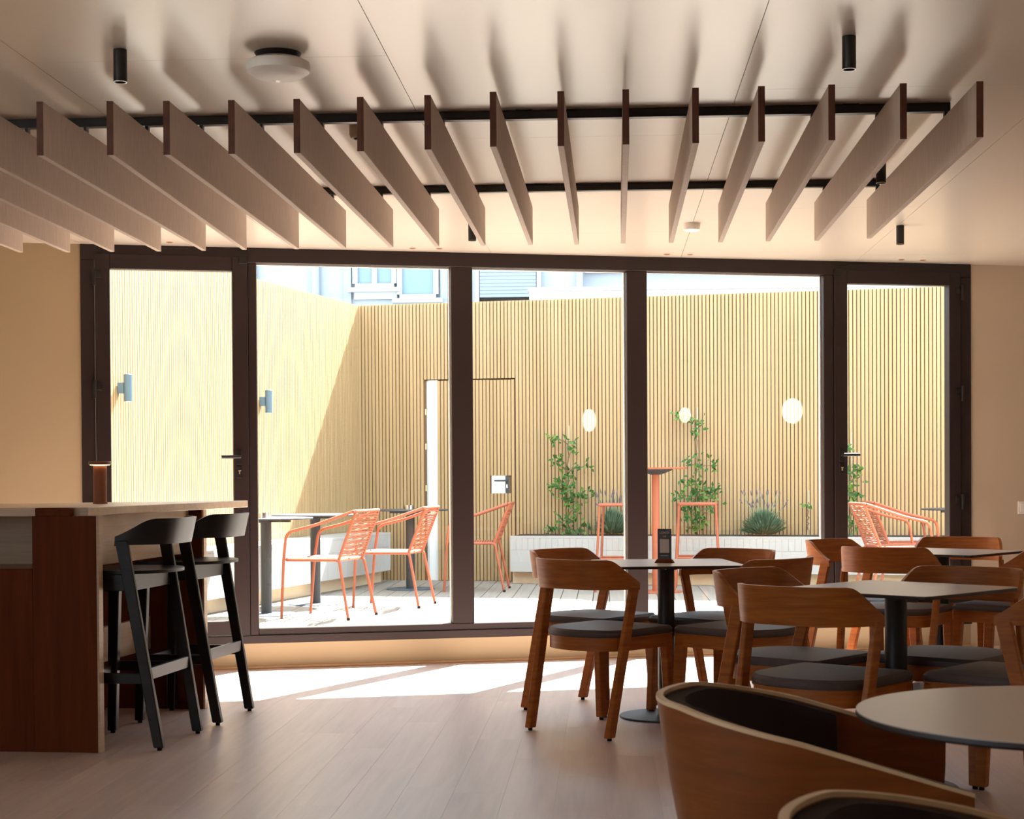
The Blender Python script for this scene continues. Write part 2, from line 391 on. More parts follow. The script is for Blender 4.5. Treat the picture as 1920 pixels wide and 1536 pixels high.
for i, (x, y) in enumerate(((-2.513, 9.60), (-1.15, 10.0), (-.993, 10.03), (.376, 10.43), (.519, 10.46), (1.878, 10.85), (2.02, 10.89))):
    nm = ['above the left glazed door', 'above the left tall pane, left of its pair', 'above the left tall pane, right of its pair', 'above the right tall pane, left of its pair',
          'above the right tall pane, right of its pair', 'above the right glazed door, left of its pair', 'above the right glazed door, right of its pair'][i]
    t = thing('recessed_spot', 'tiny recessed ceiling spot ' + nm, 'spotlight', (x, y, CEIL), 0, 'recessed spots along the window')
    MB().lathe([(.019, -.003), (.021, 0)], 16).obj('ring', 'copper', t); MB().lathe([(.014, -.0036), (.014, -.001)], 16).obj('lens', 'black', t)
t = thing('wall_switch', 'white switch plate on the taupe wall', 'switch', wl(6.02, -.0005, .907), WA)
MB().span((-.045, -.009, -.042), (.045, 0, .042)).obj('plate', 'white', t, .002); MB().span((-.03, -.013, -.028), (.03, -.009, .028)).obj('rocker', 'white', t, .002)

# ------------------------------------------------------------------ bar counter
t = thing('bar_counter', 'bar counter with pale wood top and dark walnut end panels', 'bar counter', (0, 0, 0))
top = [(-2.17, 6.93), (-1.866, 8.66), (-2.607, 8.20), (-3.40, 7.68), (-4.1, 7.25), (-4.1, 6.90), (-2.38, 6.90), (-2.38, 6.93)]
MB().prism(top, .985, 1.02).obj('counter_top', 'bar_top', t, .002)
def slab(name, mat, a, b, th, z0, z1, bev=.002):
    a = Vector((*a, 0)); b = Vector((*b, 0)); d = (b-a).normalized(); nn = Vector((-d.y, d.x, 0))*th
    m = MB().prism([a[:2], b[:2], (b+nn)[:2], (a+nn)[:2]], z0, z1); return m.obj(name, mat, t, bev)
slab('end_panel', 'walnut', (-2.395, 6.885), (-2.118, 6.866), .045, 0, .985)
slab('edge_strip', 'bar_oak', (-2.1175, 6.866), (-2.108, 6.865), .045, 0, .985, .001)
slab('corner_block', 'walnut', (-2.381, 6.884), (-2.232, 6.874), .050, .985, 1.0195)
slab('front_panel', 'walnut', (-4.0, 6.93), (-2.395, 6.888), .04, 0, .765)
slab('niche_back', 'bar_oak', (-4.0, 7.30), (-2.36, 7.25), .02, .765, .985)
slab('niche_shelf', 'bar_oak', (-4.0, 6.95), (-2.396, 6.90), .36, .745, .765, 0)
slab('far_panel', 'walnut', (-2.55, 8.21), (-1.992, 8.172), .045, 0, .985)
slab('edge_strip', 'bar_oak', (-1.9915, 8.172), (-1.982, 8.171), .045, 0, .985, .001)
slab('apron_board', 'bar_oak', (-2.175, 6.92), (-2.055, 8.165), .022, .77, .985)
slab('foot_board', 'bar_oak', (-2.36, 6.92), (-2.245, 8.15), .022, .30, .46)
slab('rear_panel', 'walnut', (-2.50, 8.14), (-2.62, 6.95), .03, 0, .76)

t = thing('table_lamp', 'small brown mushroom table lamp with a glowing rim, standing on the bar', 'lamp', (-2.389, 7.817, 1.02))
MB().lathe([(.034, 0), (.034, .008), (.0315, .010), (.0315, .180)], 28).obj('stem', 'lamp_brown', t, 0, True)
MB().lathe([(.020, .180), (.046, .183), (.046, .1845)], 28).obj('diffuser', 'warm_led', t)
MB().lathe([(.052, .1845), (.053, .188), (.053, .198), (.050, .201)], 32).obj('shade', 'lamp_brown', t, 0, True)

# ------------------------------------------------------------------ bent wood chairs
def band_mesh(zt, zk, zb, zkb, name, mat, half=.251, yr=-.265, dy=.21, th=.016, lean=.03):
    m = MB(); N = 57; rings = []
    for i in range(N):
        f = -1+2*i/(N-1); phi = R(82)*f; a = abs(f)
        e = .68; x = half*math.copysign(abs(math.sin(phi))**e, phi); q = (1-math.cos(phi)**e)/(1-math.cos(R(82))**e)
        y = yr + dy*q
        s = max(0, (a-.655)/.345); top = zt - (zt-zk)*s - .005*max(0, 1-abs(a-.655)/.08)
        s2 = max(0, (a-.80)/.20); bot = zb - (zb-zkb)*s2**1.6
        nx, ny = math.sin(phi)*.9, -math.cos(phi); l = math.hypot(nx, ny); nx /= l; ny /= l
        def P(z, o):
            k_ = (z-zb)/(zt-zb); sh = -lean*(k_-.3)*(1-a*.7)
            return (x+nx*o, y+ny*o+sh, z)
        rings.append([P(bot, th/2), P((top+bot)/2, th/2), P(top, th/2), P(top, -th/2), P((top+bot)/2, -th/2), P(bot, -th/2)])
    m.loft(rings); return m.mesh(name, mat, 0, True)
def stick(p, q, a0, b0, a1, b1, ang=0):
    """tapered rectangular leg from p (foot) to q (top); a along x, b along y"""
    c, s = math.cos(ang), math.sin(ang); rings = []
    for P, a, b in ((p, a0, b0), (q, a1, b1)):
        rings.append([(P[0]+c*i*a/2-s*j*b/2, P[1]+s*i*a/2+c*j*b/2, P[2]) for i, j in ((-1, -1), (1, -1), (1, 1), (-1, 1))])
    return MB().loft(rings)
def seat_outline(wf_, wb, yf, yb, n=14, grow=0):
    P = [(wf_+grow-.025, yf+grow), (wf_+grow-.006, yf+grow-.008), (wf_+grow, yf+grow-.03)]
    for i in range(n+1):
        a = math.pi*i/n; P.append((((wb+grow)*math.cos(a)), -.06 - (abs(yb)-.06+grow)*math.sin(a)**.85))
    P += [(-x_, y_) for x_, y_ in P[2::-1]]
    return P
def scaled(P, s, cy=0): return [(x_*s, cy+(y_-cy)*s) for x_, y_ in P]
def chair(name, label, loc, rz, group, sh, kz, zt, zb, wood_m, band_m, cushion, bar):
    t = thing(name, label, 'stool' if bar else 'chair', loc, rz, group)
    link('backrest', band_mesh(zt, kz+.012, zb, zb-.004, 'backrest', band_m), t)
    yf = .235 if not bar else .165
    for s in (-1, 1):
        lg = stick((s*.232, -.235, .012), (s*.248, -.083, kz-.004), .034, .044, .020, .056, 0).obj('leg', wood_m, t, .004)
        MB().lathe([(.010, 0), (.010, .014)], 10, (s*.232, -.235, 0)).obj('glide', 'rubber', lg)
        lg = stick((s*.205, yf-.012, .012), (s*.196, yf-.034, sh-.035), .036, .040, .040, .052, 0).obj('leg', wood_m, t, .004)
        MB().lathe([(.010, 0), (.010, .014)], 10, (s*.205, yf-.012, 0)).obj('glide', 'rubber', lg)
    o = seat_outline(.222, .222, yf, -.235)
    inner = scaled(o, .90, -.0)
    m = MB(); z0, z1 = sh-.088, sh-.034
    oo = scaled(o, .972)
    N = len(o)
    m.add([(x_, y_, z0) for x_, y_ in oo]+[(x_, y_, z1) for x_, y_ in oo]+[(x_, y_, z1) for x_, y_ in inner]+[(x_, y_, z0) for x_, y_ in inner],
          [(k_*N+i, k_*N+(i+1) % N, ((k_+1) % 4)*N+(i+1) % N, ((k_+1) % 4)*N+i) for k_ in range(4) for i in range(N)])
    if not bar: m.obj('apron', wood_m, t, 0, True)
    if cushion:
        MB().prism(scaled(o, 1.0), sh-.034, sh-.029).obj('seat_panel', 'oak', t)
        rings = [[(x_*s_, y_*s_, z_) for x_, y_ in o] for s_, z_ in ((.985, sh-.029), (1.0, sh-.018), (1.0, sh-.008), (.96, sh+.004), (.75, sh+.009), (.4, sh+.010))]
        MB().loft(rings).obj('cushion', 'cushion', t, 0, True)
    else:
        rings = [[(x_*s_, y_*s_, z_-.012*(1-s_)) for x_, y_ in o] for s_, z_ in ((1.04, sh-.014), (1.04, sh), (.7, sh-.003), (.3, sh-.004))]
        MB().loft(rings).obj('seat_panel', wood_m, t, 0, True)
        yr_ = -.235+.152*(sh-.05)/kz
        MB().box((0, yr_+.012, sh-.050), (.46, .022, .070)).obj('seat_rail', wood_m, t, .002)
        MB().box((0, yf-.034, sh-.050), (.42, .022, .070)).obj('seat_rail', wood_m, t, .002)
        for s in (-1, 1): MB().box((s*.222, (yr_+yf)/2-.012, sh-.050), (.022, yf-yr_-.04, .070)).obj('seat_rail', wood_m, t, .002)
        zf = .30
        yb_ = -.235+.152*(zf/kz); MB().box((0, yb_-.004, zf+.02), (.45, .022, .05)).obj('stretcher', wood_m, t, .002)
        MB().box((0, yf-.012, zf-.02), (.42, .022, .05)).obj('stretcher', wood_m, t, .002)
        for s in (-1, 1):
            MB().box((s*.228, (yb_+yf)/2-.005, zf), (.02, yf-yb_, .045)).obj('stretcher', wood_m, t, .002)
    return t
GRP = 'bentwood dining chairs at the square tables'
CH = [  # x, y of the back feet's middle, facing angle, label
    (-.172, 7.37, 49.7, 'oak dining chair with its back to the camera, before the card holder table'),
    (-.265, 8.356, -36, 'oak dining chair facing right, mostly hidden behind the leftmost oak chair'),
    (.665, 8.30, 228, 'oak dining chair facing the camera behind the table with the card holder'),
    (.785, 7.40, 138, 'oak dining chair right of the table with the card holder, turned towards it'),
    (.597, 5.60, 53, 'largest oak dining chair with its back to the camera, above the dark tub chair'),
    (.52, 6.57, -38, 'oak dining chair showing its curved side, left of the middle square table'),
    (1.42, 6.65, 235, 'oak dining chair facing the camera behind the middle square table'),
    (1.57, 5.685, 141, 'oak dining chair cut by the right picture edge, right of the middle square table'),
    (1.36, 8.46, 61, 'honey oak dining chair with its back to the camera, before the farthest square table'),
    (1.205, 9.43, -38, 'honey oak dining chair seen from the side beside the right glazed door'),
    (2.02, 9.72, 246, 'honey oak dining chair facing the camera behind the farthest square table'),
    (2.28, 8.70, 144, 'dark oak dining chair at the right edge, right of the farthest square table')]
def place(x, y, deg):   # stored point is the back feet's middle, the thing's origin lies .235 in front of it
    a = R(deg); return (x+.235*math.cos(a), y+.235*math.sin(a), 0)
c0 = None
for x, y, deg, lab in CH:
    if c0 is None: c0 = chair('dining_chair', lab, place(x, y, deg), face(deg), GRP, .462, .662, .775, .645, 'oak', 'oak_band', True, False)
    else: dup(c0, place(x, y, deg), face(deg), lab, GRP)
s0 = chair('bar_stool', 'black wooden bar stool nearest the camera at the bar', place(-1.853, 7.166, 174), face(174), 'black bar stools along the counter', .752, .885, .972, .862, 'ebony', 'ebony', False, True)
dup(s0, place(-1.773, 7.88, 174), face(174), 'black wooden bar stool farther from the camera, nearer the window', 'black bar stools along the counter')

# ------------------------------------------------------------------ square tables
def square_table(loc, rz, label, side=.645, h=.728):
    t = thing('square_table', label, 'table', loc, rz, 'square pedestal tables'); s = side/2; c = .035
    poly = []
    for sx, sy in ((1, 1), (-1, 1), (-1, -1), (1, -1)):
        q = [(sx*s, sy*(s-c)), (sx*(s-c*.3), sy*(s-c*.3)), (sx*(s-c), sy*s)]
        poly += q if sx*sy > 0 else q[::-1]
    MB().prism(poly, h-.002, h).obj('top_surface', 'table_top', t)
    MB().prism(scaled(poly, 1.001), h-.013, h-.002).obj('top_core', 'table_edge', t)
    MB().box((0, 0, h-.019), (.34, .05, .012)).box((0, 0, h-.019), (.05, .34, .012)).obj('bracket', 'black', t)
    MB().lathe([(.040, .008), (.040, h-.02)], 28).obj('column', 'black', t, 0, True)
    MB().lathe([(.222, 0), (.222, .006), (.219, .009), (.04, .010)], 48).obj('base', 'grey_metal', t, 0, True)
    return t
q0 = square_table((.275, 7.95, 0), R(7), 'square grey topped table carrying the small card holder')
dup(q0, (1.045, 6.17, 0), R(48), 'middle square grey topped table, between the big oak chairs')
dup(q0, (1.76, 8.98, 0), R(52), 'farthest square grey topped table, by the taupe wall')
# card holder
t = thing('card_holder', 'small black wifi card standing in a wooden holder on the table', 'card holder', (.268, 7.915, .728), R(-14))
MB().add([(-.045, -.022, 0), (.045, -.022, 0), (.045, .022, 0), (-.045, .022, 0), (-.036, -.010, .017), (.036, -.010, .017), (.036, .010, .017), (-.036, .010, .017)],
         [(3, 2, 1, 0), (4, 5, 6, 7), (0, 1, 5, 4), (1, 2, 6, 5), (2, 3, 7, 6), (3, 0, 4, 7)]).obj('holder', 'walnut', t, .001)
cdm = MB().span((-.033, -.0015, .012), (.033, .0015, .160)).obj('card', 'card', t)
MB().span((-.022, -.0021, .047), (.022, -.0016, .112)).obj('printed_field', 'card_print', cdm)
MB().span((-.018, -.0021, .033), (.018, -.0016, .035)).obj('printed_line', 'card_print', cdm)
def text(s, size, loc, parent, name):
    cu = bpy.data.curves.new(name, 'FONT'); cu.body = s; cu.size = size; cu.align_x = 'CENTER'; cu.extrude = .0003
    tmp = bpy.data.objects.new('tmp', cu); COL.objects.link(tmp)
    dg = bpy.context.evaluated_depsgraph_get(); me = bpy.data.meshes.new_from_object(tmp.evaluated_get(dg))
    bpy.data.objects.remove(tmp); me.materials.clear(); me.materials.append(MAT['card_print'])
    o = link(name, me, parent, loc); o.rotation_euler = (R(90), 0, 0); return o
text('LOXOS', .014, (0, -.002, .137), cdm, 'lettering'); text('wifi', .012, (0, -.002, .121), cdm, 'lettering')

# ------------------------------------------------------------------ tub chairs and round table in the foreground
def tub_chair(loc, rz, label, group):
    t = thing('tub_chair', label, 'armchair', loc, rz, group)
    def plan(u):    # u in [-1,1], 0 = rear; returns x, y, outward normal
        a = abs(u); s = 1 if u >= 0 else -1
        if a < .62:
            ph_ = a/.62*R(90); x, y = .285*math.sin(ph_), -.02-.25*math.cos(ph_); nx, ny = math.sin(ph_), -math.cos(ph_)
        else:
            q = (a-.62)/.38; x, y = .285+.006*q, -.02+.285*q; nx, ny = 1, -.02
        return s*x, y, s*nx, ny
    def rim(y): 
        q = max(0, y+.22); return .746 - .20*q - .07*max(0, y+.02)
    N = 61
    def wall(o0, o1, z_lo, drop, us, name, mat, sm=True):
        rings = []
        for u in us:
            x, y, nx, ny = plan(u); zr = rim(y)-drop
            def P(o, z):
                k_ = (zr-z)/.40; sh = 1-.20*max(0, k_)**1.3
                return ((x+nx*o)*sh, (y+ny*o-.0)*sh + .02*max(0, k_), z)
            zs = [zr-(zr-z_lo)*j/6 for j in range(7)]
            rings.append([P(o0, z) for z in zs]+[P(o1, z) for z in zs[::-1]])
        return MB().loft(rings).obj(name, mat, t, 0, sm)
    us = [-1+2*i/(N-1) for i in range(N)]
    wall(.0, -.011, .33, 0, us, 'shell', 'tub_oak')
    # pale ply edge along the rim
    pr = [];
    for u in us:
        x, y, nx, ny = plan(u); zr = rim(y)
        pr.append([(x+nx*.001, y+ny*.001, zr-.004), (x+nx*.001, y+ny*.001, zr+.003), (x-nx*.012, y-ny*.012, zr+.003), (x-nx*.012, y-ny*.012, zr-.004)])
    MB().loft(pr).obj('rim_edge', 'oak_edge', t, 0, True)
    wall(-.0125, -.05, .36, .006, [-.72+1.44*i/48 for i in range(49)], 'back_pad', 'pad')
    o = [(.225, .22), (.225, -.02)] + [(.225*math.cos(a), -.02-.19*math.sin(a)) for a in [math.pi*i/16 for i in range(1, 16)]] + [(-.225, -.02), (-.225, .22)]
    MB().loft([[(x*s_, y*s_, z_) for x, y in o] for s_, z_ in ((.94, .34), (1, .37), (1, .41), (.95, .435), (.6, .445))]).obj('seat_cushion', 'pad', t, 0, True)
    MB().prism(scaled(o, .9), .31, .34).obj('seat_frame', 'oak', t)
    for sx in (-1, 1):
        for sy, yy in ((1, .17), (-1, -.17)):
            stick((sx*.22, yy+sy*.04, 0), (sx*.17, yy, .33), .026, .03, .04, .045).obj('leg', 'oak', t, .004)
    return t
tc0 = tub_chair((.358, 3.05, 0), face(-6.6), 'brown wooden tub armchair with black padded back, under the round table', 'tub armchairs in the foreground')
dup(tc0, (.466, 1.935, 0), face(-7), 'brown wooden tub armchair cut by the bottom picture edge', 'tub armchairs in the foreground')
t = thing('round_table', 'round grey beige table at the right bottom corner', 'table', (.765, 2.82, 0))
MB().lathe([(.350, .748), (.350, .750)], 96).obj('top_surface', 'table_top', t)
MB().lathe([(.346, .737), (.3505, .741), (.3505, .748)], 96).obj('top_core', 'table_edge', t, 0, True)
MB().lathe([(.035, .010), (.035, .737)], 24).obj('column', 'black', t, 0, True)
MB().lathe([(.22, 0), (.22, .006), (.04, .012)], 40).obj('base', 'grey_metal', t, 0, True)
MB().box((0, 0, .731), (.3, .05, .012)).box((0, 0, .731), (.05, .3, .012)).obj('bracket', 'black', t)

# pendant globes in the right half of the room; the window glass mirrors them
for x, y, z, rx, rz_ in ((4.314, 3.123, 1.751, .080, .130), (5.836, 2.805, 1.839, .072, .092), (5.101, 5.818, 1.772, .105, .130)):
    nm = {4.314: 'tall slim', 5.836: 'small', 5.101: 'large'}[x]
    t = thing('pendant_lamp', nm + ' glowing pendant globe mirrored in the window glass', 'pendant lamp', (x, y, CEIL), 0, 'pendant globes mirrored in the glass')
    MB().lathe([(max(.004, rx*math.sin(math.pi*i/14)), z-CEIL-rz_*math.cos(math.pi*i/14)) for i in range(15)], 28).obj('globe', 'globe', t, 0, True)
    MB().tube([(0, 0, z-CEIL+rz_), (0, 0, -.02)], .004, 6).obj('cord', 'black', t)
    MB().lathe([(.05, -.025), (.05, 0)], 20).obj('canopy', 'black', t)

# ------------------------------------------------------------------ courtyard
B0 = Vector((-2.53, 17.04, 0)); BD = Vector((4.57, -.891, 0)).normalized(); BN = Vector((BD.y, -BD.x, 0))      # BN points to the room
L0 = B0; LD = Vector((-1.125, -5.0, 0)).normalized(); LN = Vector((-LD.y, LD.x, 0))
if LN.x < 0: LN = -LN
TOP = 2.872
BA = math.atan2(BD.y, BD.x); LA = math.atan2(LD.y, LD.x)
def bl(t_, d=0, z=0): return B0 + BD*t_ + BN*d + Vector((0, 0, z))
def ll(t_, d=0, z=0): return L0 + LD*t_ + LN*d + Vector((0, 0, z))
gr = MB().span((-30, -20, -.6), (30, 40, -.13)).obj('ground_courtyard', 'planter_grey'); struct(gr, 'ground below the courtyard deck')
dk = MB().prism([wl(-.8, .08)[:2], wl(8, .08)[:2], bl(9.5)[:2], bl(0)[:2], ll(8.2)[:2]], -.05, .05).obj('floor_deck', 'slat_back'); struct(dk, 'pale grey plank deck of the courtyard')
dm = MB().span((-.0665, -.5, .055), (.0665, .5, DECK)).mesh('deck_plank', 'deck')
x = -4.1; k = 0
while x < 4.6:
    ys = wall_y(x)+.13
    ye = min(B0.y + (x-B0.x)*BD.y/BD.x, 17.6)-.01
    if x < B0.x: ye = min(ye, L0.y + (x-L0.x)*LD.y/LD.x-.02)
    y = ys
    j = (k % 3)*.8+.9
    while y < ye-.02:
        y1 = min(y+j, ye); j = 2.6
        if ye-y1 < .3: y1 = ye
        o = link('deck_plank', dm, dk, (x, (y+y1)/2, 0)); o.scale = (1, y1-y-.004, 1); y = y1
    x += .1395; k += 1
# slatted walls
PIT, SW = .0366, .0275
def slat_mesh(h): return MB().span((-SW/2, -.018, 0), (SW/2, 0, h)).mesh('slat', 'slat')
full = slat_mesh(TOP-DECK)
D0, D1, DT = .722, 1.664, 2.098      # hidden door along the back wall
over = slat_mesh(TOP-DT-.006)
bw = MB().span((0, 0, 0), (D0, .06, TOP)).span((D1, 0, 0), (9.3, .06, TOP)).span((D0, 0, DT+.006), (D1, .06, TOP)).span((D0, .06, 0), (D1, .12, TOP)).obj('wall_courtyard_back', 'slat_back', None, 0, False, bl(0), BA); struct(bw, 'slatted timber wall at the back of the courtyard')
tt = PIT*.5+.01
while tt < 9.2:
    if D0-.005 < tt < D1: link('slat', over, bw, (tt, 0, DT+.006))
    else: link('slat', full, bw, (tt, 0, DECK))
    tt += PIT
lwall = MB().span((0, -.06, 0), (8.2, 0, TOP)).obj('wall_courtyard_left', 'slat_back', None, 0, False, ll(0), LA)
# local y of the left wall: LD turned +90 degrees; make sure the slats face the courtyard
sgn = 1 if Vector((-LD.y, LD.x, 0)).dot(LN) > 0 else -1
lsl = MB().span((-SW/2, 0, 0), (SW/2, sgn*.018, TOP-DECK)).mesh('slat', 'slat')
if sgn < 0:
    for v in lwall.data.vertices: v.co.y = -v.co.y
    lwall.data.flip_normals()
struct(lwall, 'sunlit slatted timber wall at the left of the courtyard')
tt = PIT*.5+.024
while tt < 8.15:
    link('slat', lsl, lwall, (tt, 0, DECK)); tt += PIT
# hidden door in the back wall
d3 = link('door_3', None, None, bl(0), BA); struct(d3, 'flush slatted door with a white frame strip in the courtyard wall')
MB().span((D0, .03, DECK), (D0+.026, .055, DT)).obj('frame_strip', 'white_door', d3)
MB().span((D0+.026, .012, DECK), (D0+.125, .04, DT)).obj('leaf_edge', 'white_door', d3)
MB().span((D0+.122, .004, DECK), (D1-.012, .05, DT-.004)).obj('leaf', 'slat_back', d3)
H0, H1, HZ0, HZ1 = 1.406, 1.586, .957, 1.134
dsl = slat_mesh(DT-DECK-.012); dlo = slat_mesh(HZ0-DECK-.004); dhi = slat_mesh(DT-HZ1-.012)
tt = D0+.14
while tt < D1-.02:
    if H0-.01 < tt < H1+.01:
        link('slat', dlo, d3, (tt, .004, DECK+.004)); link('slat', dhi, d3, (tt, .004, HZ1))
    else: link('slat', dsl, d3, (tt, .004, DECK+.004))
    tt += PIT
rc = MB().span((H0, -.004, HZ0), (H1, .006, HZ1)).obj('lock_recess', 'white_door', d3)
pl = MB().span((H1-.036, -.012, HZ0), (H1, -.004, HZ1)).obj('lock_plate', 'grey_metal', rc)
MB().tube([(H1-.015, -.012, 1.083), (H1-.015, -.05, 1.083), (H1-.14, -.05, 1.083)], .009, 8).obj('handle', 'grey_metal', d3, 0, True)
MB().span((H1-.026, -.0135, 1.01), (H1-.014, -.012, 1.045)).obj('keyhole', 'white', d3)
for z in (1.75, 1.40, .98): MB().span((D0-.006, -.006, z), (D0+.004, .012, z+.06)).obj('hinge', 'brass', d3)

# planters
def planter(name, label, base, ang, length, depth, z0, z1, start, soil):
    t = thing(name, label, 'planter', base, ang)
    # local: x along the wall, y towards the courtyard (negative = room side)
    MB().span((start, -depth, z0), (start+length, -.03, z1-.012)).obj('body', 'planter_grey', t)
    MB().span((start, -depth+.10, .05), (start+length, -.05, z0)).obj('plinth', 'plinth', t)
    if soil:
        MB().span((start+.03, -depth+.03, z1-.013), (start+length-.03, -.03, z1+.004)).obj('soil', 'soil', t)
        MB().span((start, -depth-.004, z1-.02), (start+length, -depth+.03, z1)).obj('rim', 'tile', t)
    else:
        MB().span((start, -depth-.004, z1-.02), (start+length, -.03, z1)).obj('rim', 'tile', t)
    tw = .0595; hr = .115; nt_ = int(length/tw)
    me = MB().span((-tw/2+.0009, -.008, 0), (tw/2-.0009, 0, hr-.002)).mesh('tile', 'tile')
    for i in range(nt_): link('tile', me, t, (start+tw*(i+.5), -depth, z1-.02-hr))
    hl = z1-.02-hr-z0; nl = int(length/.238)
    me2 = MB().span((-.119+.0009, -.008, 0), (.119-.0009, 0, hl-.002)).mesh('tile', 'tile')
    for i in range(nl): link('tile', me2, t, (start+.238*(i+.5), -depth, z0))
    return t
planter('tiled_planter', 'long white tiled planter with herbs along the back wall', bl(0), BA, 5.6, .42, .20, .548, 1.70, True)
# left bench planter: mirrored axis (x runs towards the corner)
LA2 = LA + math.pi
planter('tiled_bench', 'long white tiled bench along the sunlit left slat wall', ll(0), LA2 if sgn > 0 else LA2, 6.9, .45, .20, .575, -7.2, False)

# plants on the back wall
def leaf(m, p, d, nrm, L, W):
    d = d.normalized(); s = d.cross(nrm).normalized(); n2 = s.cross(d)
    m.add([p, p+d*L*.45+s*W/2+n2*L*.05, p+d*L, p+d*L*.45-s*W/2+n2*L*.05, p+d*L*.5-n2*L*.04], [(0, 1, 4), (1, 2, 4), (2, 3, 4), (3, 0, 4)])
def climber(t0, z0, z1, label, clumps, seed):
    rnd = random.Random(seed); t = thing('climbing_plant', label, 'climbing plant', bl(t0, .06, z0), BA, 'climbers on the slatted wall')
    st = MB(); pts_ = [(rnd.uniform(-.012, .012), -.01, z) for z in [ (z1-z0)*i/12-.02 for i in range(13)]]
    st.tube(pts_, .006, 6); st.obj('stem', 'stem', t)
    MB().tube([(.012, .012, -.02), (.01, .012, z1-z0+.12)], .0035, 6).obj('support_cane', 'plinth', t)
    ms = [MB(), MB()]; tw = MB()
    for cx, cz, spread, num in clumps:
        z = cz-z0
        if abs(cx) > .04: tw.tube([(0, -.01, max(0, z-.05)), (cx*.5, -.02, z), (cx, -.025, z)], .0035, 5)
        for i in range(int(num*1.35)):
            p = Vector((cx+rnd.gauss(0, spread*.85), -.025-rnd.random()*.05, z+rnd.gauss(0, spread*.8)))
            d = Vector((rnd.uniform(-1, 1), rnd.uniform(-.9, -.1), rnd.uniform(-.7, .8)))
            leaf(ms[0 if rnd.random() < .72 else 1], p, d, Vector((rnd.uniform(-.3, .3), -1, .5)), rnd.uniform(.05, .085), rnd.uniform(.022, .036))
    if tw.v: tw.obj('twig', 'stem', t)
    for m_, mt in zip(ms, ('leaf', 'leaf_light')): tag(m_.obj('foliage', mt, t), None, None, None, 'stuff')
    return t
climber(2.20, .55, 1.50, 'climbing plant with an arching tip left of the first bright reflection', [(-.16, 1.49, .03, 7), (-.08, 1.48, .025, 4), (.02, 1.45, .03, 6), (.07, 1.36, .03, 6), (-.09, 1.27, .04, 12), (.18, 1.21, .035, 7), (.10, 1.2, .03, 5), (-.02, 1.12, .05, 14), (-.10, 1.03, .045, 14), (.0, 1.0, .06, 26), (.07, .92, .05, 18), (.20, .93, .045, 12), (.0, .84, .04, 9), (.12, .80, .04, 8), (.0, .72, .04, 8), (-.08, .60, .07, 22), (.05, .60, .07, 22), (.16, .59, .05, 12)], 3)
climber(3.47, .55, 1.66, 'tall climbing plant behind the coral high table', [(-.16, 1.70, .03, 9), (.02, 1.62, .04, 12), (.0, 1.52, .03, 6), (-.01, 1.28, .035, 8), (.04, 1.2, .03, 6), (.16, 1.22, .04, 12), (-.03, 1.06, .05, 14), (.03, .98, .06, 24), (.16, .96, .05, 20), (-.16, .93, .04, 9), (.03, .90, .05, 18), (-.06, .75, .06, 24), (.02, .66, .06, 20), (.14, .80, .03, 6), (0, .58, .05, 10)], 5)
climber(4.93, .55, 1.40, 'climbing plant beside the right glazed door frame', [(.0, 1.38, .03, 6), (.03, 1.18, .05, 14), (.06, 1.10, .04, 10), (0, .95, .05, 14), (.05, .86, .05, 14), (-.02, .72, .05, 12), (.0, .60, .06, 14)], 8)
climber(4.53, .62, .86, 'tiny sprig on the wall beside the large lavender bush', [(0, .83, .025, 7)], 9)
def lavender(t0, d, r, h, label, seed):
    rnd = random.Random(seed); t = thing('lavender_bush', label, 'bush', bl(t0, d, .55), BA, 'lavender bushes in the planter')
    m = MB(); f = MB(); stx = MB()
    for i in range(1100):
        a = rnd.uniform(0, 6.283); q = rnd.random()**.6; e = rnd.uniform(.15, 1.45)
        tip = Vector((r*math.cos(a)*math.cos(e)*1.05, r*.8*math.sin(a)*math.cos(e), h*math.sin(e)))*rnd.uniform(.55, 1.05)
        p = tip*rnd.uniform(.2, .6); dv = (tip-p)+Vector((0, 0, .02))
        leaf(m, p, dv, Vector((rnd.uniform(-1, 1), -1, .3)), max(.06, dv.length), .010)
    tag(m.obj('foliage', 'lavender', t), None, None, None, 'stuff')
    for i in range(26):
        a = rnd.uniform(0, 6.283); q = rnd.uniform(.2, 1); b_ = Vector((r*.6*q*math.cos(a), r*.5*q*math.sin(a), h*.8))
        tp = Vector((r*1.15*q*math.cos(a), r*.8*q*math.sin(a), h*rnd.uniform(1.15, 1.75)))
        stx.tube([b_, (b_+tp)/2+Vector((.005, 0, 0)), tp], .0018, 4)
        dv = (tp-b_).normalized(); f.tube([tp-dv*.03, tp-dv*.01, tp+dv*.02], [.003, .007, .002], 6)
    tag(stx.obj('flower_stalks', 'lavender', t), None, None, None, 'stuff'); tag(f.obj('flower_heads', 'lavender_flower', t), None, None, None, 'stuff')
lavender(4.13, .22, .235, .24, 'wide lavender bush standing free in the planter', 11)
lavender(2.66, .20, .20, .25, 'lavender bush half hidden behind the coral bar stool', 12)

# blue grey wall lamps on the left wall
for tt_, lab in ((4.925, 'blue grey up and down wall lamp seen through the left glazed door'), (2.42, 'blue grey up and down wall lamp at the edge of the left tall pane')):
    t = thing('wall_lamp', lab, 'wall lamp', ll(tt_, .022, 1.80), LA, 'wall lamps on the slat wall')
    MB().span((-.026, 0, -.04), (.026, sgn*.05, .04)).obj('bracket', 'blue_grey', t, .002)
    MB().lathe([(.031, -.10), (.031, .10)], 24, (0, sgn*.075, 0)).obj('body', 'blue_grey', t, .002, True)
    MB().lathe([(.024, -.1008), (.024, -.099)], 20, (0, sgn*.075, 0)).obj('lens', 'lens', t)

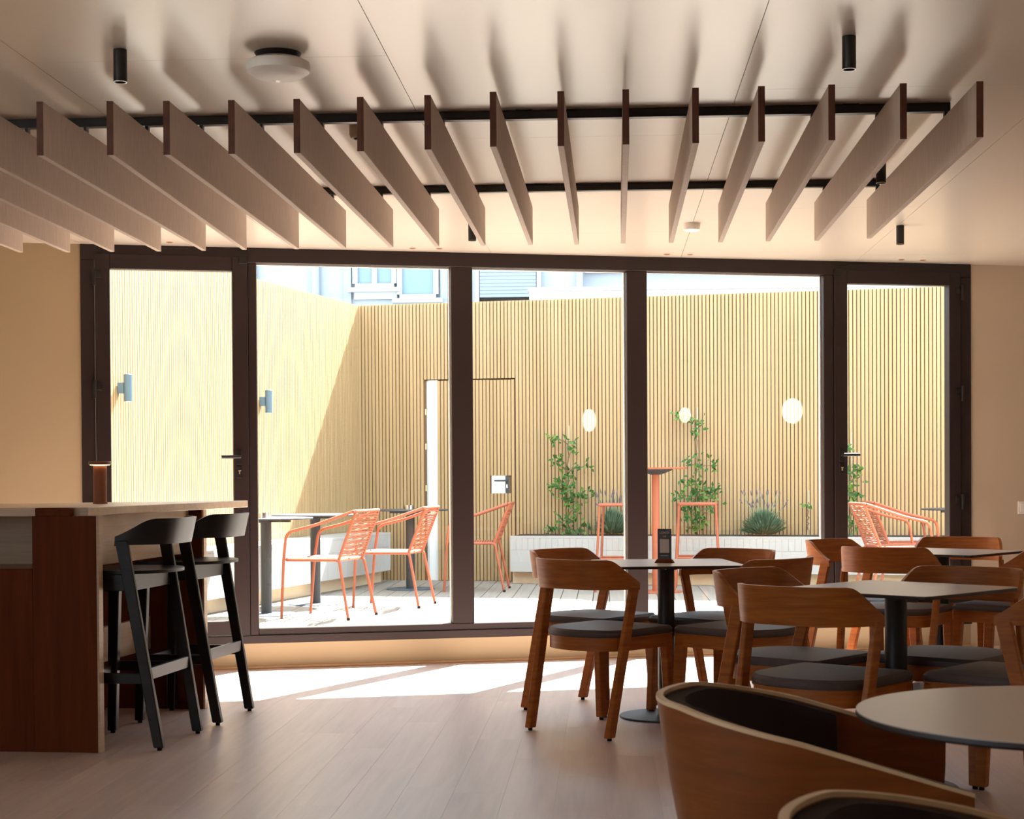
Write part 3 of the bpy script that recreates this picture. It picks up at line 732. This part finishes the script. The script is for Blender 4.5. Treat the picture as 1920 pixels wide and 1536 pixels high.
# ------------------------------------------------------------------ courtyard furniture
def cafe_table(loc, label, h=.745, r=.36):
    t = thing('cafe_table', label, 'table', loc, 0, 'dark round cafe tables on the deck')
    MB().lathe([(r-.004, h-.012), (r, h-.008), (r, h-.002), (r-.003, h)], 56).obj('top', 'grey_metal', t, 0, True)
    MB().box((0, 0, h-.024), (.38, .05, .022)).box((0, 0, h-.024), (.05, .38, .022)).obj('bracket', 'grey_metal', t)
    MB().lathe([(.042, .008), (.042, h-.03)], 24).obj('column', 'grey_metal', t, 0, True)
    MB().lathe([(.225, 0), (.225, .006), (.22, .009), (.05, .010)], 48).obj('base', 'grey_disc', t, 0, True)
    return t
ct = cafe_table((-2.62, 12.80, DECK), 'dark round cafe table nearest the window, at the left mullion')
dup(ct, (-2.415, 13.81, DECK), 0, 'dark round cafe table behind the nearest coral armchair')
dup(ct, (-1.833, 15.59, DECK), 0, 'dark round cafe table in front of the hidden white door strip')
dup(ct, (3.10, 14.85, DECK), 0, 'dark round cafe table behind the right glazed door')
def ashtray(loc, label):
    t = thing('ashtray', label, 'ashtray', loc, 0, 'steel ashtrays on the cafe tables')
    MB().lathe([(.044, 0), (.044, .038), (.040, .038), (.040, .006), (.004, .006)], 28).obj('bowl', 'steel', t, 0, True)
    MB().lathe([(.046, .036), (.046, .040), (.039, .040), (.039, .036)], 28).obj('rim', 'steel', t)
ashtray((-2.62, 12.70, DECK+.745), 'round steel ashtray on the cafe table at the left mullion')
ashtray((-1.84, 15.55, DECK+.745), 'round steel ashtray on the cafe table by the white door strip')
def bez(P, n=8):
    """rounded polyline through P"""
    P = [Vector(p) for p in P]; out = [P[0]]
    for i in range(1, len(P)-1):
        a, b, c = P[i-1], P[i], P[i+1]; r_ = min(.06, (a-b).length*.4, (c-b).length*.4)
        p0 = b+(a-b).normalized()*r_; p1 = b+(c-b).normalized()*r_
        out += [p0*(1-k_)**2+b*2*k_*(1-k_)+p1*k_**2 for k_ in [j/n for j in range(n+1)]]
    return out+[P[-1]]
def coral_armchair(loc, rz, label):
    t = thing('rope_armchair', label, 'armchair', loc, rz, 'coral rope armchairs on the deck'); rr = .0115
    SZ = .44
    for s in (-1, 1):
        MB().tube(bez([(s*.245, .265, .0), (s*.262, .235, SZ), (s*.275, .205, .645), (s*.27, -.03, .70), (s*.225, -.315, .80)]), rr, 8).obj('arm', 'coral', t, 0, True)
        MB().tube(bez([(s*.252, -.285, .0), (s*.218, -.20, SZ-.01), (s*.21, -.17, SZ)]), rr, 8).obj('leg', 'coral', t, 0, True)
        MB().lathe([(.013, 0), (.013, .02)], 8, (s*.252, -.285, 0)).obj('foot_cap', 'rubber', t)
    MB().tube(bez([(.225, -.315, .80), (.205, -.335, .803), (-.205, -.335, .803), (-.225, -.315, .80)]), rr, 8).obj('top_bar', 'coral', t, 0, True)
    for s in (-1, 1): MB().tube([(s*.21, -.19, SZ), (s*.205, -.33, .80)], .012, 8).obj('back_post', 'coral', t, 0, True)
    MB().tube(bez([(-.21, -.18, SZ), (-.255, .235, SZ), (.255, .235, SZ), (.21, -.18, SZ), (-.21, -.18, SZ)]), rr, 8).obj('seat_frame', 'coral', t, 0, True)
    m = MB()
    for i in range(17):
        k_ = (i+.6)/17.4; z = SZ+.02+k_*.33; y = -.195-.137*k_
        P = [(.212*u, y-.018*(1-u*u)*(.4+.6*((i % 2))), z+.003*math.sin(u*9+i)) for u in [-1+.25*j for j in range(9)]]
        rings = [[(p[0], p[1]-.005, p[2]-.0058), (p[0], p[1]+.005, p[2]-.0058), (p[0], p[1]+.005, p[2]+.0058), (p[0], p[1]-.005, p[2]+.0058)] for p in P]
        m.loft(rings)
    tag(m.obj('back_weave', 'coral_rope', t), None, None, None, 'stuff')
    m = MB()
    for i in range(17):
        y = -.165+.39*(i+.5)/17; hw = .213+.04*(i/17)
        rings = [[(hw*u, y-.008, SZ+.004-.014*(1-u*u)), (hw*u, y+.008, SZ+.004-.014*(1-u*u)), (hw*u, y+.008, SZ+.013-.014*(1-u*u)), (hw*u, y-.008, SZ+.013-.014*(1-u*u))] for u in (-1, -.5, 0, .5, 1)]
        m.loft(rings)
    tag(m.obj('seat_weave', 'coral_rope', t), None, None, None, 'stuff')
    return t
ca = coral_armchair((-2.105, 12.565, DECK), face(164), 'coral rope armchair nearest the window, left of the thick mullion')
for x, y, dg_, lab in ((-1.745, 13.63, 171, 'coral rope armchair between the two dark cafe tables'), (-1.21, 15.45, 178, 'coral rope armchair partly hidden behind the thick left mullion'),
                       (2.42, 14.30, 8, 'coral rope armchair nearer the camera behind the right glazed door'), (2.62, 14.95, 2, 'coral rope armchair farther back behind the right glazed door')):
    dup(ca, (x, y, DECK), face(dg_), lab)
# coral high table and bar stools
t = thing('high_table', 'coral high bistro table behind the right mullion', 'table', (.435, 15.15, DECK))
MB().lathe([(.278, 1.105), (.280, 1.110), (.280, 1.120)], 48).obj('top', 'coral', t, 0, True)
MB().lathe([(.045, 1.055), (.09, 1.070), (.15, 1.095), (.155, 1.105)], 32).obj('top_support', 'grey_metal', t, 0, True)
MB().lathe([(.034, .01), (.034, 1.06)], 24).obj('column', 'coral', t, 0, True)
MB().lathe([(.24, 0), (.24, .008), (.05, .012)], 40).obj('base', 'coral', t, 0, True)
def coral_stool(loc, rz, label):
    t = thing('high_stool', label, 'stool', loc, rz, 'coral high stools'); SZ = .785; rr = .0115
    for sx in (-1, 1):
        for sy in (-1, 1):
            MB().tube([(sx*.205, sy*.205, 0), (sx*.165, sy*.165, SZ)], rr, 8).obj('leg', 'coral', t, 0, True)
    MB().tube(bez([(-.17, -.17, SZ), (.17, -.17, SZ), (.17, .17, SZ), (-.17, .17, SZ), (-.17, -.17, SZ)]), .013, 8).obj('seat_frame', 'coral', t, 0, True)
    m = MB()
    for i in range(14):
        y = -.155+.31*(i+.5)/14; m.span((-.17, y-.008, SZ), (.17, y+.008, SZ+.012))
    tag(m.obj('seat_weave', 'coral_rope', t), None, None, None, 'stuff')
    q = .190
    for a, b in (((-q, -q), (q, -q)), ((q, -q), (q, q)), ((q, q), (-q, q)), ((-q, q), (-q, -q))):
        MB().tube([(a[0], a[1], .30), (b[0], b[1], .30)], .010, 8).obj('footrest', 'coral', t, 0, True)
    return t
cs = coral_stool((.115, 15.30, DECK), R(-6), 'coral high stool left of the right mullion')
dup(cs, (.825, 15.45, DECK), R(-4), 'coral high stool right of the coral high table')

# ------------------------------------------------------------------ neighbouring building
t = thing('neighbour_building', 'pale blue white building with windows rising behind the slat wall', 'building', (0, 24, 0))
MB().span((-12, 0, 0), (-.35, .4, 7.5)).obj('wall', 'facade', t)
MB().span((-.35, .25, 0), (12, .6, 7.5)).obj('wall_bay', 'facade', t)
MB().span((-.42, -.08, 0), (-.33, .26, 7.5)).obj('pilaster', 'facade_trim', t)
MB().lathe([(.06, 0), (.06, 7.2)], 12, (-4.15, -.08, 0)).obj('drain_pipe', 'facade_trim', t, 0, True)
MB().lathe([(.05, 0), (.05, 7.2)], 12, (-5.05, -.08, 0)).obj('drain_pipe', 'facade_trim', t, 0, True)
def far_window(x0, x1, z0, z1, panes):
    f = MB(); f.span((x0, -.10, z0), (x1, -.02, z0+.06)); f.span((x0, -.10, z1-.06), (x1, -.02, z1))
    xs = [x0+(x1-x0)*i/panes for i in range(panes+1)]
    for q in xs: f.span((q-.035, -.10, z0+.06), (q+.035, -.02, z1-.06))
    o = f.obj('window', 'facade_white', t)
    for a, b in zip(xs[:-1], xs[1:]): MB().span((a+.035, -.05, z0+.06), (b-.035, -.03, z1-.06)).obj('pane', 'far_glass', o)
    MB().span((x0-.10, -.16, z0-.06), (x1+.10, 0, z0)).obj('window_sill', 'facade_white', o)
    return o
o = far_window(-3.58, -3.02, 3.82, 5.4, 2); far_window(-2.94, -2.42, 3.66, 5.4, 1)
MB().span((-3.60, -.06, 3.66), (-2.98, -.01, 3.82)).obj('window_apron', 'facade_white', t)
MB().span((-3.75, -.06, 3.45), (-3.64, 0, 6)).obj('window_surround', 'facade_trim', t); MB().span((-2.36, -.06, 3.45), (-2.26, 0, 6)).obj('window_surround', 'facade_trim', t)
sh = MB().span((-1.80, -.10, 3.55), (-.98, -.02, 5.4)).obj('shutter_window', 'shadow_gap', t)
me = MB().span((-.40, -.13, 0), (.40, -.10, .046)).mesh('shutter_slat', 'shutter')
z = 3.66
while z < 5.3: link('shutter_slat', me, sh, (-1.39, 0, z)); z += .05
MB().span((-1.86, -.14, 3.45), (-1.80, -.02, 5.4)).span((-.98, -.14, 3.45), (-.92, -.02, 5.4)).obj('shutter_guide', 'facade_white', sh)
for z in (4.02, 4.16): MB().span((-.30, .17, z), (12, .26, z+.035)).obj('cornice', 'facade_trim', t)
t = thing('parapet_wall', 'white sunlit parapet just above the slat wall on the right', 'parapet', (0, 20, 0))
MB().span((-.91, 0, 2.2), (9, .5, 3.34)).obj('wall', 'facade_white', t); MB().span((-.93, -.03, 3.32), (9, .53, 3.36)).obj('coping', 'facade_white', t)
